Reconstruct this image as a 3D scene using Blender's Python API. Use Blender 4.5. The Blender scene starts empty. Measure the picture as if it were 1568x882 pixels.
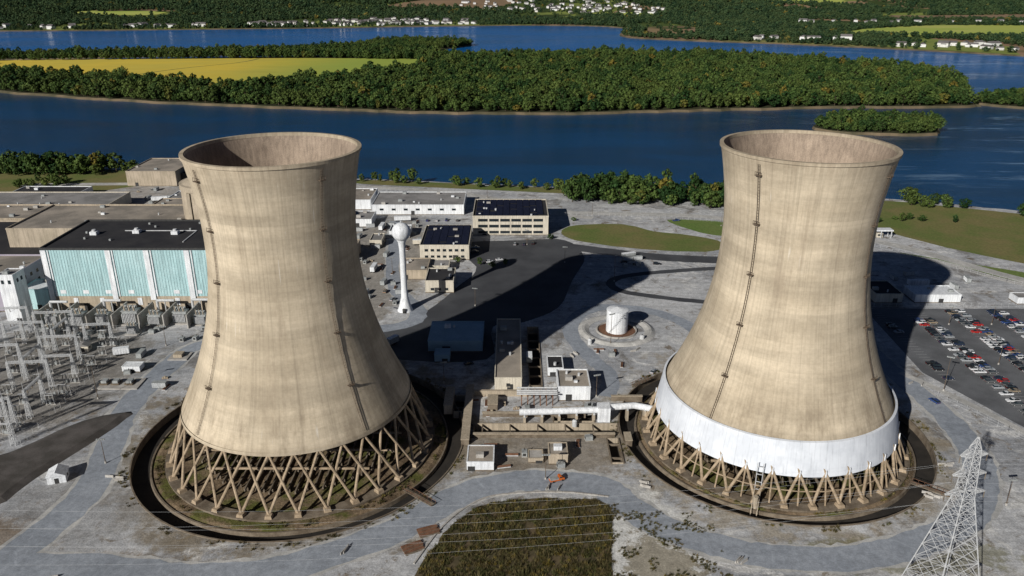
import bpy, math, random
from mathutils import Vector, noise as mnoise
from mathutils.geometry import delaunay_2d_cdt
R=random.Random(7)
rad=math.radians
# ------------------------------------------------------------------ node helpers
class NT:
    def __init__(s,name,rough=.9,spec=.3):
        s.m=bpy.data.materials.new(name); s.m.use_nodes=True
        s.t=s.m.node_tree; s.b=s.t.nodes['Principled BSDF']
        s.b.inputs['Roughness'].default_value=rough
        s.b.inputs['Specular IOR Level'].default_value=spec
        s._pos=None
    def n(s,t): return s.t.nodes.new(t)
    def set(s,sock,v):
        if isinstance(v,bpy.types.NodeSocket): s.t.links.new(v,sock)
        elif isinstance(v,(tuple,list)) and len(v)==3 and len(sock.default_value)==4: sock.default_value=(*v,1)
        else: sock.default_value=v
    def pos(s):
        if not s._pos: s._pos=s.n('ShaderNodeNewGeometry').outputs['Position']
        return s._pos
    def obj(s): return s.n('ShaderNodeTexCoord').outputs['Object']
    def ma(s,op,a,b=0.0,c=None,clamp=False):
        n=s.n('ShaderNodeMath'); n.operation=op; n.use_clamp=clamp
        s.set(n.inputs[0],a); s.set(n.inputs[1],b)
        if c is not None: s.set(n.inputs[2],c)
        return n.outputs[0]
    def mix(s,f,a,b,blend='MIX'):
        n=s.n('ShaderNodeMix'); n.data_type='RGBA'; n.blend_type=blend
        s.set(n.inputs[0],f); s.set(n.inputs[6],a); s.set(n.inputs[7],b)
        return n.outputs[2]
    def noise(s,v,scale,detail=4,rough=.55,dist=0.):
        n=s.n('ShaderNodeTexNoise'); s.set(n.inputs['Vector'],v); s.set(n.inputs['Scale'],scale)
        n.inputs['Detail'].default_value=detail; n.inputs['Roughness'].default_value=rough; n.inputs['Distortion'].default_value=dist
        return n.outputs['Fac']
    def mr(s,v,a,b,c=0.,d=1.):
        n=s.n('ShaderNodeMapRange'); s.set(n.inputs[0],v); s.set(n.inputs[1],a); s.set(n.inputs[2],b); s.set(n.inputs[3],c); s.set(n.inputs[4],d)
        n.interpolation_type='SMOOTHSTEP'
        return n.outputs[0]
    def mapv(s,v,loc=(0,0,0),rot=(0,0,0),sc=(1,1,1)):
        n=s.n('ShaderNodeMapping'); s.set(n.inputs[0],v); n.inputs[1].default_value=loc; n.inputs[2].default_value=rot; n.inputs[3].default_value=sc
        return n.outputs[0]
    def sep(s,v):
        n=s.n('ShaderNodeSeparateXYZ'); s.set(n.inputs[0],v); return n.outputs
    def comb(s,x,y,z):
        n=s.n('ShaderNodeCombineXYZ'); s.set(n.inputs[0],x); s.set(n.inputs[1],y); s.set(n.inputs[2],z); return n.outputs[0]
    def mul(s,c,k,f=1.): return s.mix(f,c,s.comb(k,k,k),'MULTIPLY')
    def col(s,c): s.set(s.b.inputs['Base Color'],c)
    def bump(s,h,dist=.1,st=.5):
        n=s.n('ShaderNodeBump'); n.inputs['Strength'].default_value=st; n.inputs['Distance'].default_value=dist
        s.set(n.inputs['Height'],h); s.t.links.new(n.outputs[0],s.b.inputs['Normal'])
def simple(name,c1,c2=None,scale=.3,rough=.85,spec=.3,fine=3.,metal=0,streak=False):
    s=NT(name,rough,spec); c2=c2 or tuple(x*.72 for x in c1)
    p=s.pos()
    a=s.mr(s.noise(p,scale,5,.6),.32,.68)
    c=s.mix(a,c1,c2)
    c=s.mul(c,s.mr(s.noise(p,fine,3,.6),.3,.7,.82,1.12))
    if streak: c=s.mul(c,s.mr(s.noise(s.mapv(p,sc=(1.2,1.2,.08)),1.,4,.6),.35,.75,1.06,.72))
    s.col(c); s.b.inputs['Metallic'].default_value=metal
    return s.m
# ------------------------------------------------------------------ mesh builder
class B:
    def __init__(s,name,loc=(0,0,0),rz=0):
        s.name=name; s.loc=loc; s.rz=rz; s.v=[]; s.f=[]; s.mi=[]; s.mats=[]
    def mat(s,m):
        if m not in s.mats: s.mats.append(m)
        return s.mats.index(m)
    def add(s,vs,fs,m):
        o=len(s.v); s.v+=vs; k=s.mat(m)
        for f in fs: s.f.append([i+o for i in f]); s.mi.append(k)
    def box(s,x0,x1,y0,y1,z0,z1,m):
        s.add([(x0,y0,z0),(x1,y0,z0),(x1,y1,z0),(x0,y1,z0),(x0,y0,z1),(x1,y0,z1),(x1,y1,z1),(x0,y1,z1)],
              [(0,3,2,1),(4,5,6,7),(0,1,5,4),(1,2,6,5),(2,3,7,6),(3,0,4,7)],m)
    def cyl(s,p,q,r0,r1,m,n=8,cap=True):
        p=Vector(p);q=Vector(q);d=(q-p).normalized()
        a=Vector((0,0,1)) if abs(d.z)<.9 else Vector((1,0,0))
        u=d.cross(a).normalized(); w=d.cross(u)
        vs=[]
        for c,r in((p,r0),(q,r1)):
            for i in range(n):
                t=2*math.pi*(i+.5)/n; vs.append(tuple(c+u*(math.cos(t)*r)+w*(math.sin(t)*r)))
        fs=[(i,(i+1)%n,n+(i+1)%n,n+i) for i in range(n)]
        if cap: fs+=[tuple(range(n))[::-1],tuple(range(n,2*n))]
        s.add(vs,fs,m)
    def rev(s,prof,m,n=48,c=(0,0),a0=0,a1=2*math.pi):
        vs=[];full=abs(a1-a0-2*math.pi)<1e-6; k=n if full else n+1
        for (r,z) in prof:
            for i in range(k):
                t=a0+(a1-a0)*i/n; vs.append((c[0]+r*math.cos(t),c[1]+r*math.sin(t),z))
        fs=[]
        for j in range(len(prof)-1):
            for i in range(n):
                a=j*k+i; b=j*k+(i+1)%k; fs.append((a,b,b+k,a+k))
        s.add(vs,fs,m)
    def prism(s,prof,w0,w1,m,zmid=None):
        n=len(prof); vs=[]
        for sg in(-1,1):
            for (x,z) in prof:
                w=w0 if (zmid is None or z<=zmid) else w1
                vs.append((x,sg*w,z))
        fs=[tuple(range(n)),tuple(range(n,2*n))[::-1]]+[(i,n+i,n+(i+1)%n,(i+1)%n) for i in range(n)]
        s.add(vs,fs,m)
    def mesh(s,smooth=False):
        me=bpy.data.meshes.new(s.name); me.from_pydata(s.v,[],s.f)
        for m in s.mats: me.materials.append(m)
        me.polygons.foreach_set('material_index',s.mi)
        if smooth: me.polygons.foreach_set('use_smooth',[True]*len(s.f))
        me.update(); return me
    def done(s,smooth=False,link=True):
        me=s.mesh(smooth)
        ob=bpy.data.objects.new(s.name,me); ob.location=s.loc; ob.rotation_euler=(0,0,s.rz)
        if link: bpy.context.scene.collection.objects.link(ob)
        return ob
def inst(name,me,loc,rz=0,sc=1):
    ob=bpy.data.objects.new(name,me); ob.location=loc; ob.rotation_euler=(0,0,rz); ob.scale=(sc,)*3
    bpy.context.scene.collection.objects.link(ob); return ob
def inpoly(x,y,P):
    c=False;j=len(P)-1
    for i in range(len(P)):
        xi,yi=P[i];xj,yj=P[j]
        if (yi>y)!=(yj>y) and x<(xj-xi)*(y-yi)/(yj-yi)+xi: c=not c
        j=i
    return c
def smooth_line(P,k=6,closed=False):
    n=len(P);out=[]
    rng=range(n if closed else n-1)
    for i in rng:
        g=lambda j:P[j%n] if closed else P[max(0,min(n-1,j))]
        a,b,c,d=g(i-1),g(i),g(i+1),g(i+2)
        for t in range(k):
            u=t/k
            out.append(tuple(.5*((2*b[q])+(-a[q]+c[q])*u+(2*a[q]-5*b[q]+4*c[q]-d[q])*u*u+(-a[q]+3*b[q]-3*c[q]+d[q])*u**3) for q in(0,1)))
    if not closed: out.append(P[-1])
    return out
def area(P): return .5*sum(P[i][0]*P[(i+1)%len(P)][1]-P[(i+1)%len(P)][0]*P[i][1] for i in range(len(P)))
def offset(P,d):
    if area(P)<0: P=P[::-1]
    n=len(P);o=[]
    for i in range(n):
        a=Vector(P[i-1]);c=Vector(P[(i+1)%n]); t=(c-a).normalized(); nn=Vector((-t.y,t.x))
        o.append((P[i][0]+nn.x*d,P[i][1]+nn.y*d))
    return o
def sheet(name,outer,z,m,holes=(),skirt=None,build=None):
    b=build or B(name)
    vs=[Vector(p) for p in outer]; es=[(i,(i+1)%len(outer)) for i in range(len(outer))]
    for h in holes:
        o=len(vs); vs+=[Vector(p) for p in h]; es+=[(o+i,o+(i+1)%len(h)) for i in range(len(h))]
    V,E,F,_,_,_=delaunay_2d_cdt(vs,es,[],0,1e-4)
    fs=[]
    for f in F:
        c=sum((V[i] for i in f),Vector((0,0)))/len(f)
        if inpoly(c.x,c.y,outer) and not any(inpoly(c.x,c.y,h) for h in holes): fs.append(tuple(f))
    b.add([(v.x,v.y,z) for v in V],fs,m)
    if skirt:
        bm,lo,d=skirt
        if area(outer)<0: outer=outer[::-1]
        op=offset(outer,-d); n=len(outer)
        b.add([(p[0],p[1],z) for p in outer]+[(p[0],p[1],lo) for p in op],[(i,n+i,n+(i+1)%n,(i+1)%n) for i in range(n)],bm)
    return b.done()
def ribbon(name,P,w,z,m,k=8,jit=.25,dw=0):
    L=smooth_line(P,k); b=B(name); vs=[];n=len(L)
    for i,p in enumerate(L):
        a=Vector(L[max(0,i-1)]);c=Vector(L[min(n-1,i+1)]);t=(c-a).normalized()
        ww=w[i*(len(w)-1)//(n-1)] if isinstance(w,list) else w
        l=(ww+dw)/2+R.uniform(-jit,jit); r=(ww+dw)/2+R.uniform(-jit,jit)
        vs+=[(p[0]-t.y*l,p[1]+t.x*l,z),(p[0]+t.y*r,p[1]-t.x*r,z)]
    b.add(vs,[(2*i,2*i+1,2*i+3,2*i+2) for i in range(n-1)],m)
    return b.done()
# ------------------------------------------------------------------ materials
def tower_mat(name,seed):
    s=NT(name,.95,.1); o=s.obj(); x,y,z=s.sep(o)
    ang=s.ma('ARCTAN2',y,x)
    cyl=s.comb(s.ma('MULTIPLY',ang,30.),s.ma('ADD',z,seed*31.),seed*1.0)
    base=s.mix(s.mr(s.noise(s.mapv(cyl,sc=(.035,.08,1)),1.,6,.65),.38,.62),(.515,.438,.328),(.425,.358,.264))
    bz=s.noise(s.comb(s.ma('MULTIPLY',ang,.6),s.ma('ADD',z,seed*17.),0.),.16,3,.6)
    base=s.mul(base,s.mr(bz,.32,.68,.88,1.07))
    lift=s.noise(s.comb(s.ma('MULTIPLY',s.ma('FLOOR',s.ma('MULTIPLY',z,.31)),7.13),s.ma('MULTIPLY',ang,1.3),seed*3.),1.,2,.5)
    base=s.mul(base,s.mr(lift,.3,.7,.92,1.05))
    ln=s.ma('FRACT',s.ma('MULTIPLY',z,.62))
    base=s.mul(base,s.mr(ln,.0,.14,.93,1.))
    st=s.noise(s.mapv(cyl,sc=(1.0,.010,1)),1.,6,.72)
    base=s.mul(base,s.mr(st,.42,.75,1.03,.72),.9)
    st2=s.noise(s.mapv(cyl,loc=(9,2,0),sc=(.14,.018,1)),1.,6,.68)
    base=s.mix(s.mr(st2,.52,.72,0.,.48),base,(.25,.20,.145))
    wz=s.ma('MULTIPLY',s.mr(s.noise(s.mapv(cyl,loc=(5,3,0),sc=(.9,.06,1)),1.,3,.5),.66,.74),s.mr(s.noise(s.mapv(cyl,sc=(.05,.05,1)),1.,2),.50,.60))
    base=s.mix(s.ma('MULTIPLY',wz,.6),base,(.64,.60,.53))
    tb=s.ma('MULTIPLY',s.mr(z,103.,113.,0.,1.),s.mr(s.noise(s.mapv(cyl,sc=(.45,.04,1)),1.,5,.7),.35,.65))
    base=s.mix(s.ma('MULTIPLY',tb,.5),base,(.25,.20,.145))
    bb=s.mr(z,48.,20.,0.,.66); base=s.mix(s.ma('MULTIPLY',bb,s.mr(s.noise(s.mapv(cyl,loc=(1,7,0),sc=(.16,.05,1)),1.,6,.72),.44,.70)),base,(.19,.15,.105))
    base=s.mul(base,s.mr(s.noise(s.mapv(cyl,loc=(3,8,0),sc=(.05,.03,1)),1.,3,.5),.35,.65,.92,1.05))
    base=s.mul(base,s.mr(s.noise(o,.8,5,.75),.3,.7,.92,1.07))
    s.col(base); s.bump(s.noise(o,.9,5,.7),.12,.3)
    return s.m
m_shell=[tower_mat('tower_concrete_a',1),tower_mat('tower_concrete_b',2)]
m_shell_in=simple('tower_inner_concrete',(.36,.285,.22),(.25,.195,.15),.08,streak=True)
m_leg=simple('leg_concrete',(.40,.31,.215),(.25,.19,.125),.4)
m_conc=simple('concrete',(.42,.405,.38),(.30,.28,.255),.25)
m_conc_d=simple('stained_concrete',(.20,.165,.125),(.11,.085,.06),.3)
m_conc_tan=simple('tan_concrete',(.44,.37,.285),(.33,.28,.21),.1,streak=True)
m_white=simple('white_paint',(.76,.78,.80),(.64,.66,.69),.15,.6,streak=True)
def skirt_mat():
    s=NT('white_skirt_membrane',.7,.2); o=s.obj(); x,y,z=s.sep(o); ang=s.ma('ARCTAN2',y,x)
    c=s.mix(s.mr(s.noise(o,.15,5,.6),.35,.65),(.66,.69,.74),(.56,.59,.64))
    pn=s.ma('FRACT',s.ma('MULTIPLY',ang,64/6.28318)); c=s.mul(c,s.mr(pn,0.,.05,.84,1.))
    st=s.noise(s.comb(s.ma('MULTIPLY',ang,60.),s.ma('MULTIPLY',z,.12),0.),1.,4,.6)
    c=s.mul(c,s.mr(st,.50,.78,1.,.76)); s.col(c); return s.m
m_whiteb=skirt_mat()
m_cream=simple('cream_wall',(.60,.55,.46),(.50,.46,.38),.1,streak=True)
m_teal=simple('teal_cladding',(.44,.62,.64),(.37,.56,.58),.06,.55,streak=True)
m_teald=simple('teal_rib',(.30,.46,.48),(.26,.41,.43),.06,.55)
m_blue=simple('blue_metal',(.28,.42,.52),(.22,.34,.43),.1,.6)
m_purple=simple('mauve_cladding',(.36,.33,.38),(.30,.27,.33),.1,.7)
m_roofd=simple('dark_roof',(.020,.020,.024),(.036,.035,.037),.08,.9)
m_roofg=simple('grey_roof',(.28,.27,.265),(.18,.175,.17),.08)
m_rooft=simple('tan_roof',(.36,.315,.265),(.20,.18,.155),.06)
m_glass=simple('window_glass',(.015,.02,.025),(.02,.03,.035),.5,.15,.6)
m_solar=simple('solar_panel',(.008,.01,.022),(.014,.016,.03),.5,.25,.6)
m_steel=simple('galvanised_steel',(.55,.56,.57),(.42,.43,.44),1.,.5,.5)
m_dark=simple('dark_metal',(.05,.05,.05),(.03,.03,.03),1.,.6)
m_ladder=simple('weathered_ladder',(.14,.105,.075),(.09,.068,.05),1.,.8)
m_eq=simple('equipment_grey',(.34,.36,.36),(.23,.24,.24),.6,.6)
m_rust=simple('rusty_steel',(.20,.10,.06),(.12,.065,.04),.8)
m_red=simple('red_paint',(.5,.03,.02),None,.8,.4)
m_bark=simple('bark',(.10,.075,.05),(.06,.045,.03),2.)
m_dirtd=simple('pit_dirt',(.060,.046,.034),(.028,.024,.019),.12)
m_ditch=simple('ditch_floor',(.035,.030,.025),(.018,.016,.014),.12)
m_asph=simple('asphalt',(.072,.075,.082),(.046,.048,.054),.05)
m_asphl=simple('worn_asphalt',(.14,.145,.155),(.09,.093,.10),.06)
m_line=simple('white_marking',(.6,.6,.6),(.4,.4,.4),1.)
def road_mat(name,a,b):
    s=NT(name,.92,.2); p=s.pos()
    c=s.mix(s.mr(s.noise(p,.05,6,.7),.38,.62),a,b)
    c=s.mul(c,s.mr(s.noise(p,.45,5,.7),.3,.7,.82,1.14)); c=s.mul(c,s.mr(s.noise(p,2.2,3,.7),.3,.7,.86,1.1))
    c=s.mix(s.mr(s.noise(s.mapv(p,loc=(50,4,0)),.10,6,.75,1.),.55,.70,0,.6),c,tuple(x*1.35 for x in a))
    c=s.mix(s.mr(s.noise(s.mapv(p,loc=(10,44,0)),.12,6,.75,1.),.58,.72,0,.6),c,tuple(x*.6 for x in a))
    s.col(c); return s.m
m_road=road_mat('gravel_road',(.285,.310,.350),(.225,.248,.284))
m_roadl=road_mat('light_road',(.47,.46,.44),(.36,.355,.34))
m_dust=road_mat('dusty_shoulder',(.46,.455,.44),(.33,.33,.325))
m_ballast=simple('dark_ballast',(.10,.09,.085),(.055,.05,.045),.15)
m_bank=simple('river_bank',(.16,.12,.075),(.06,.055,.03),.03)
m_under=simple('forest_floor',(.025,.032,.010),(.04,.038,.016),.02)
def field_mat(name,ca,cb,cc,rot,sx):
    s=NT(name,.95,.1); p=s.pos()
    a=s.mr(s.noise(s.mapv(p,sc=(1,1.6,1)),.004,4,.55),.38,.62)
    c=s.mix(a,ca,cb); x,y,z=s.sep(p)
    c=s.mix(s.mr(s.ma('ADD',x,s.ma('MULTIPLY',s.noise(p,.006,3),160.)),sx[0],sx[1]),c,cc)
    c=s.mul(c,s.mr(s.noise(s.mapv(p,rot=(0,0,rot),sc=(.01,.35,1)),1.,3),.3,.7,.86,1.1))
    s.col(c); return s.m
m_field=field_mat('crop_field',(.64,.48,.07),(.56,.45,.08),(.30,.37,.07),.25,(-520,-220))
m_farfield=field_mat('far_crop_field',(.32,.40,.08),(.42,.44,.12),(.38,.42,.10),.1,(1500,1800))
m_grass=simple('rough_grass',(.11,.145,.034),(.18,.155,.06),.03,fine=.6)
m_grassg=simple('green_grass',(.095,.17,.03),(.14,.18,.05),.03,fine=.6)
m_scrub=simple('scrub_ground',(.065,.055,.028),(.115,.085,.048),.12,fine=1.)
def ground_mat():
    s=NT('site_gravel',.95,.12); p=s.pos()
    c=s.mix(s.mr(s.noise(p,.018,6,.62,.6),.38,.62),(.48,.485,.495),(.32,.33,.35))
    c=s.mix(s.mr(s.noise(s.mapv(p,loc=(70,20,0)),.045,7,.74,1.),.53,.63,0,.9),c,(.62,.615,.60))
    c=s.mix(s.mr(s.noise(s.mapv(p,loc=(-40,90,0)),.03,7,.74,.5),.52,.63,0,.85),c,(.20,.19,.18))
    c=s.mix(s.mr(s.noise(s.mapv(p,loc=(-140,30,0)),.09,7,.76,.8),.55,.65,0,.8),c,(.18,.14,.095))
    w=s.noise(s.mapv(p,rot=(0,0,.35),sc=(.015,.25,1)),1.,5,.65,1.2)
    c=s.mul(c,s.mr(w,.35,.7,1.08,.76),.85)
    w=s.noise(s.mapv(p,loc=(8,3,0),rot=(0,0,-1.1),sc=(.02,.4,1)),1.,5,.65,1.6)
    c=s.mul(c,s.mr(w,.5,.75,1.02,.78),.8)
    def zone(c,cx,cy,rx,ry,col,amt,ns=.09,nk=.9):
        q=s.mapv(p,loc=(-cx/rx,-cy/ry,0),sc=(1/rx,1/ry,0))
        n=s.n('ShaderNodeVectorMath'); n.operation='LENGTH'; s.set(n.inputs[0],q)
        d=s.ma('ADD',n.outputs['Value'],s.ma('MULTIPLY',s.ma('SUBTRACT',s.noise(p,ns,5,.7),.5),nk*1.6))
        return s.mix(s.mr(d,1.05,.75,0,amt),c,col)
    c=zone(c,-81,268,76,76,(.20,.165,.115),.8)
    c=zone(c,102,273,71,71,(.29,.25,.19),.75)
    c=zone(c,40,205,20,32,(.60,.60,.58),.85)
    c=zone(c,46,190,13,22,(.19,.155,.09),.7,.2,1.6)
    c=zone(c,15,262,42,24,(.21,.175,.13),.75)
    c=zone(c,-150,215,28,36,(.28,.285,.295),.5)
    c=zone(c,-180,200,34,22,(.18,.13,.08),.7)
    c=zone(c,-125,190,26,12,(.22,.16,.10),.5,.15,1.3)
    c=zone(c,-215,320,54,64,(.20,.185,.165),.8)
    c=zone(c,-90,470,45,110,(.24,.215,.18),.75)
    c=zone(c,-300,560,190,110,(.34,.305,.26),.6)
    c=zone(c,150,150,80,45,(.30,.27,.22),.4)
    c=zone(c,120,200,40,9,(.16,.15,.07),.6,.15,1.4)
    c=s.mul(c,s.mr(s.noise(p,1.6,5,.75),.3,.7,.74,1.2))
    c=s.mul(c,s.mr(s.noise(p,.35,4,.7),.3,.7,.80,1.15))
    s.col(c); s.bump(s.noise(p,1.2,5,.7),.3,.5)
    return s.m
m_ground=ground_mat()
def basin_mat():
    s=NT('basin_floor',.95,.1); p=s.pos()
    c=s.mix(s.mr(s.noise(p,.07,6,.7),.4,.62),(.21,.155,.10),(.10,.072,.047))
    c=s.mix(s.mr(s.noise(s.mapv(p,loc=(33,5,0)),.05,6,.7),.48,.6,0,.85),c,(.085,.095,.022))
    c=s.mul(c,s.mr(s.noise(p,1.1,4,.7),.3,.7,.7,1.2))
    s.col(c); s.bump(s.noise(p,.8,5,.7),.6,.7); return s.m
m_basin=basin_mat()
def farland_mat():
    s=NT('far_land',.95,.1); p=s.pos()
    v=s.n('ShaderNodeTexVoronoi'); s.set(v.inputs['Vector'],s.mapv(p,sc=(1,.6,0))); v.inputs['Scale'].default_value=.0035
    r,g,b=s.sep(v.outputs['Color'])
    c=s.mix(s.mr(r,.4,.6),(.07,.10,.025),(.20,.24,.06)); c=s.mix(s.mr(g,.72,.78),c,(.27,.18,.11))
    c=s.mix(s.mr(s.noise(p,.004,4),.5,.62),c,(.04,.06,.018))
    s.col(c); return s.m
m_far=farland_mat()
def leaf_mat(name,a,b,c3,autumn):
    s=NT(name,.7,.12); oi=s.n('ShaderNodeObjectInfo'); r=oi.outputs['Random']
    c=s.mix(s.mr(r,.0,.9),a,b)
    c=s.mix(s.mr(s.noise(oi.outputs['Location'],.012,3),.48,.62,0,.6),c,c3)
    c=s.mix(s.mr(r,autumn,1.0,0,.85),c,(.17,.13,.025))
    c=s.mul(c,s.mr(s.noise(s.pos(),.35,4,.7),.3,.7,.5,1.45))
    s.col(c); return s.m
m_leaf=leaf_mat('foliage',(.017,.044,.012),(.070,.108,.026),(.085,.112,.026),.955)
m_leafd=leaf_mat('far_foliage',(.016,.038,.017),(.044,.074,.029),(.054,.078,.029),.98)  # bluer leaf tones: distance haze put into the foliage colour
m_blade=leaf_mat('scrub_blades',(.06,.064,.022),(.125,.10,.048),(.105,.078,.04),.75)
def water_mat():
    s=NT('river_water',.16,.28); p=s.pos()
    big=s.noise(s.mapv(p,rot=(0,0,.15),sc=(.35,1.,1)),.006,5,.6,.8)
    c=s.mix(s.mr(big,.35,.65),(.0015,.027,.068),(.003,.046,.122))
    x,y,z=s.sep(p)
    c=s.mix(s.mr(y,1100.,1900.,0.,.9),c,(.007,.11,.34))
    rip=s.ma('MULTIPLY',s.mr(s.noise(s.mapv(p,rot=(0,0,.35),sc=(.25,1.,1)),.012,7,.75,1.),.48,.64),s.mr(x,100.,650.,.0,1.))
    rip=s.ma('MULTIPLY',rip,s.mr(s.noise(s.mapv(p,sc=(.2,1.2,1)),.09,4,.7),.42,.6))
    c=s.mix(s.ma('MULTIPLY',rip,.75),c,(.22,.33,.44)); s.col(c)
    s.b.inputs['IOR'].default_value=1.33
    s.set(s.b.inputs['Roughness'],s.mr(big,.35,.65,.10,.24))
    h=s.ma('ADD',s.noise(s.mapv(p,rot=(0,0,.3),sc=(1,1.8,1)),.22,4,.65),s.ma('MULTIPLY',s.noise(p,1.1,3,.6),.25))
    s.bump(h,1.2,.4)
    return s.m
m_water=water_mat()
# ------------------------------------------------------------------ terrain
b=B('riverbed_terrain'); S=16000; b.add([(-S,-S,-9),(S,-S,-9),(S,S,-9),(-S,S,-9)],[(0,1,2,3)],m_bank); b.done()
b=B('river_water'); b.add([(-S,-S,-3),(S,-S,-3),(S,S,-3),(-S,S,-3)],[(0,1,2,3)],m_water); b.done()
TL=(-81,268,62.0); TR=(102,273,59.0)
circ=lambda c,r,n=96:[(c[0]+r*math.cos(2*math.pi*i/n),c[1]+r*math.sin(2*math.pi*i/n)) for i in range(n)]
rect=lambda a,b_,c,d:[(a,c),(b_,c),(b_,d),(a,d)]
PITS=[(-15,42,270,277,2.7),(-24,-18.2,287,300,2.7),(37,41,250,266,2.7),(8,13,306,371,2.7),(17,33,279.2,290,2.5)]
holes=[circ(TL,62),circ(TR,59)]+[rect(*p[:4]) for p in PITS]
def rough(P,k,j,closed=True):
    L=smooth_line(P,k,closed); return [(x+R.uniform(-j,j),y+R.uniform(-j,j)) for x,y in L]
shore=rough([(-1500,740),(-661,734),(-478,732),(-356,728),(-240,712),(-135,691),(42,659),(170,636),(299,624),(390,585),(507,528),(760,420),(1300,300)],8,1.2,False)
shore+= [(1300,-400),(-1500,-400)]
sheet('ground',shore,0,m_ground,holes,(m_bank,-4,6))
mid=[(-1364,1443),(-1012,1354),(-690,1217),(-549,1165),(-345,1111),(-196,1077),(-72,1056),(99,1056),(277,1083),(461,1105),(627,1116),(656,1171),(765,1462),(564,1710),(311,1822),(-119,1793),(-214,1883),(-481,1822),(-816,1764),(-996,1737),(-1296,1659)]
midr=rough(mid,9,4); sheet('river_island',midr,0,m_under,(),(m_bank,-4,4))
strip=rough([(-1500,1790),(-1080,1757),(-700,1862),(-430,1905),(-300,1925),(-140,2060),(-120,2180),(-300,2230),(-400,2080),(-520,1960),(-760,1905),(-1100,1830),(-1500,1850)],5,3)
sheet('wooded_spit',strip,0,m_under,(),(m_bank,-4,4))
isl=rough([(361,960),(370,922),(420,908),(476,906),(500,940),(508,980),(426,1012)],5,1.5); sheet('river_islet',isl,0,m_under,(),(m_bank,-4,2))
isr=rough([(657,1150),(694,1100),(774,1050),(960,1060),(980,1200),(760,1204)],5,2); sheet('river_islet',isr,0,m_under,(),(m_bank,-4,3))
fars=smooth_line([(-4200,2560),(-2635,2623),(-1645,2685),(-757,2816),(-194,2961),(200,2980),(387,2816),(341,2403),(711,2173),(946,2015),(1146,1850),(1469,1660),(2600,1400)],6)
fars=[(x+R.uniform(-6,6),y+R.uniform(-6,6)) for x,y in fars]+[(6000,3400),(-6000,3400)]
sheet('far_bank_land',fars,0,m_far,(),(m_bank,-4,8))
def hz(x,y):
    t=max(0.,min(1.,(y-3050)/3000.)); t=t*t*(3-2*t)
    return t*(105+95*mnoise.noise(Vector((x/1100,y/1100,0)))+35*mnoise.noise(Vector((x/420,y/420,3))))
b=B('hills'); nx,ny=150,78; vs=[];fs=[]
for j in range(ny+1):
    for i in range(nx+1):
        x=-7500+i*100;y=3020+j*100; vs.append((x,y,hz(x,y)+(-2 if j==0 else .05)))
for j in range(ny):
    for i in range(nx):
        a=j*(nx+1)+i; fs.append((a,a+1,a+nx+2,a+nx+1))
b.add(vs,fs,m_far); b.done(True)
field=[(-1110,1710),(-960,1480),(-669,1385),(-425,1265),(-188,1500),(-165,1735),(-400,1775),(-656,1765)]
sheet('crop_field',rough(field,6,1.5),.06,m_field)
b=B('field_track'); tl=smooth_line([(-700,1400),(-640,1560),(-560,1680),(-540,1765)],6)
b.add([(x-2.5,y,.12) for x,y in tl]+[(x+2.5,y,.12) for x,y in tl],[(i,len(tl)+i,len(tl)+i+1,i+1) for i in range(len(tl)-1)],m_grass); b.done()
ff=[(960,2500),(1300,2380),(1900,2420),(2200,2900),(1500,2960),(1150,2740)]
sheet('far_field',rough(ff,5,2),.3,m_farfield)
def drape(name,P,m,dz=1.5,step=60):
    b=B(name); xs=[p[0] for p in P];ys=[p[1] for p in P]; vs={};V=[];F=[]
    x0,y0=min(xs),min(ys); nx=int((max(xs)-x0)/step)+1;ny=int((max(ys)-y0)/step)+1
    def vi(i,j):
        if (i,j) not in vs: vs[(i,j)]=len(V);x=x0+i*step;y=y0+j*step;V.append((x,y,hz(x,y)+dz))
        return vs[(i,j)]
    for i in range(nx):
        for j in range(ny):
            if inpoly(x0+(i+.5)*step,y0+(j+.5)*step,P): F.append((vi(i,j),vi(i+1,j),vi(i+1,j+1),vi(i,j+1)))
    b.add(V,F,m); b.done()
m_brownf=simple('brown_field',(.26,.17,.10),(.20,.14,.08),.005)
ff2=[(1100,4300),(1700,4200),(1900,5200),(1350,5100)]; ff3=[(-660,3950),(-120,3900),(60,4250),(-420,4400)]
ff4=[(-1900,3500),(-1500,3480),(-1480,3640),(-1850,3680)]; ff5=[(1500,3300),(2300,3250),(2400,3600),(1600,3550)]; ff6=[(300,3500),(620,3450),(600,3640),(320,3660)]
for P,m in((ff2,m_farfield),(ff3,m_brownf),(ff4,m_farfield),(ff5,m_brownf),(ff6,m_farfield)): drape('far_field',P,m,1.5,30)
FF=[ff,ff2,ff3,ff4,ff5,ff6]
# ------------------------------------------------------------------ site surfaces
sheet('grass_verge',rough([(250,556),(258,615),(299,616),(384,578),(500,521),(640,450),(640,380),(420,420),(322,466)],5,1),.02,m_grass)
sheet('grass_verge',rough([(256,486),(263,478),(310,425),(400,360),(420,380),(330,440)],4,.8),.02,m_grassg)
sheet('grass_verge',rough([(41,547),(38,520),(76,499),(126,491),(142,507),(128,524),(100,535),(79,552)],5,.6),.02,m_grass)
sheet('grass_verge',rough([(114,563),(158,556),(150,526),(132,532)],4,.4),.024,m_grassg)
sheet('grass_verge',rough([(-470,640),(-360,640),(-300,690),(-350,722),(-480,726)],4,1),.02,m_grass)
sheet('grass_verge',rough([(-130,672),(40,640),(160,618),(250,610),(250,625),(170,633),(42,655),(-130,686)],4,1),.02,m_grass)
ap=[(-41,505),(7,515),(36,515),(46,480),(36,440),(25,398),(6,378),(-10,372),(-12,335),(-62,338),(-66,365),(-46,392),(-30,432),(-22,462)]
sheet('asphalt_yard',rough(ap,4,.3),.02,m_asph)
ribbon('asphalt_road',[(30,505),(60,492),(95,480),(140,474),(200,470)],13,.03,m_asph)
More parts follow.
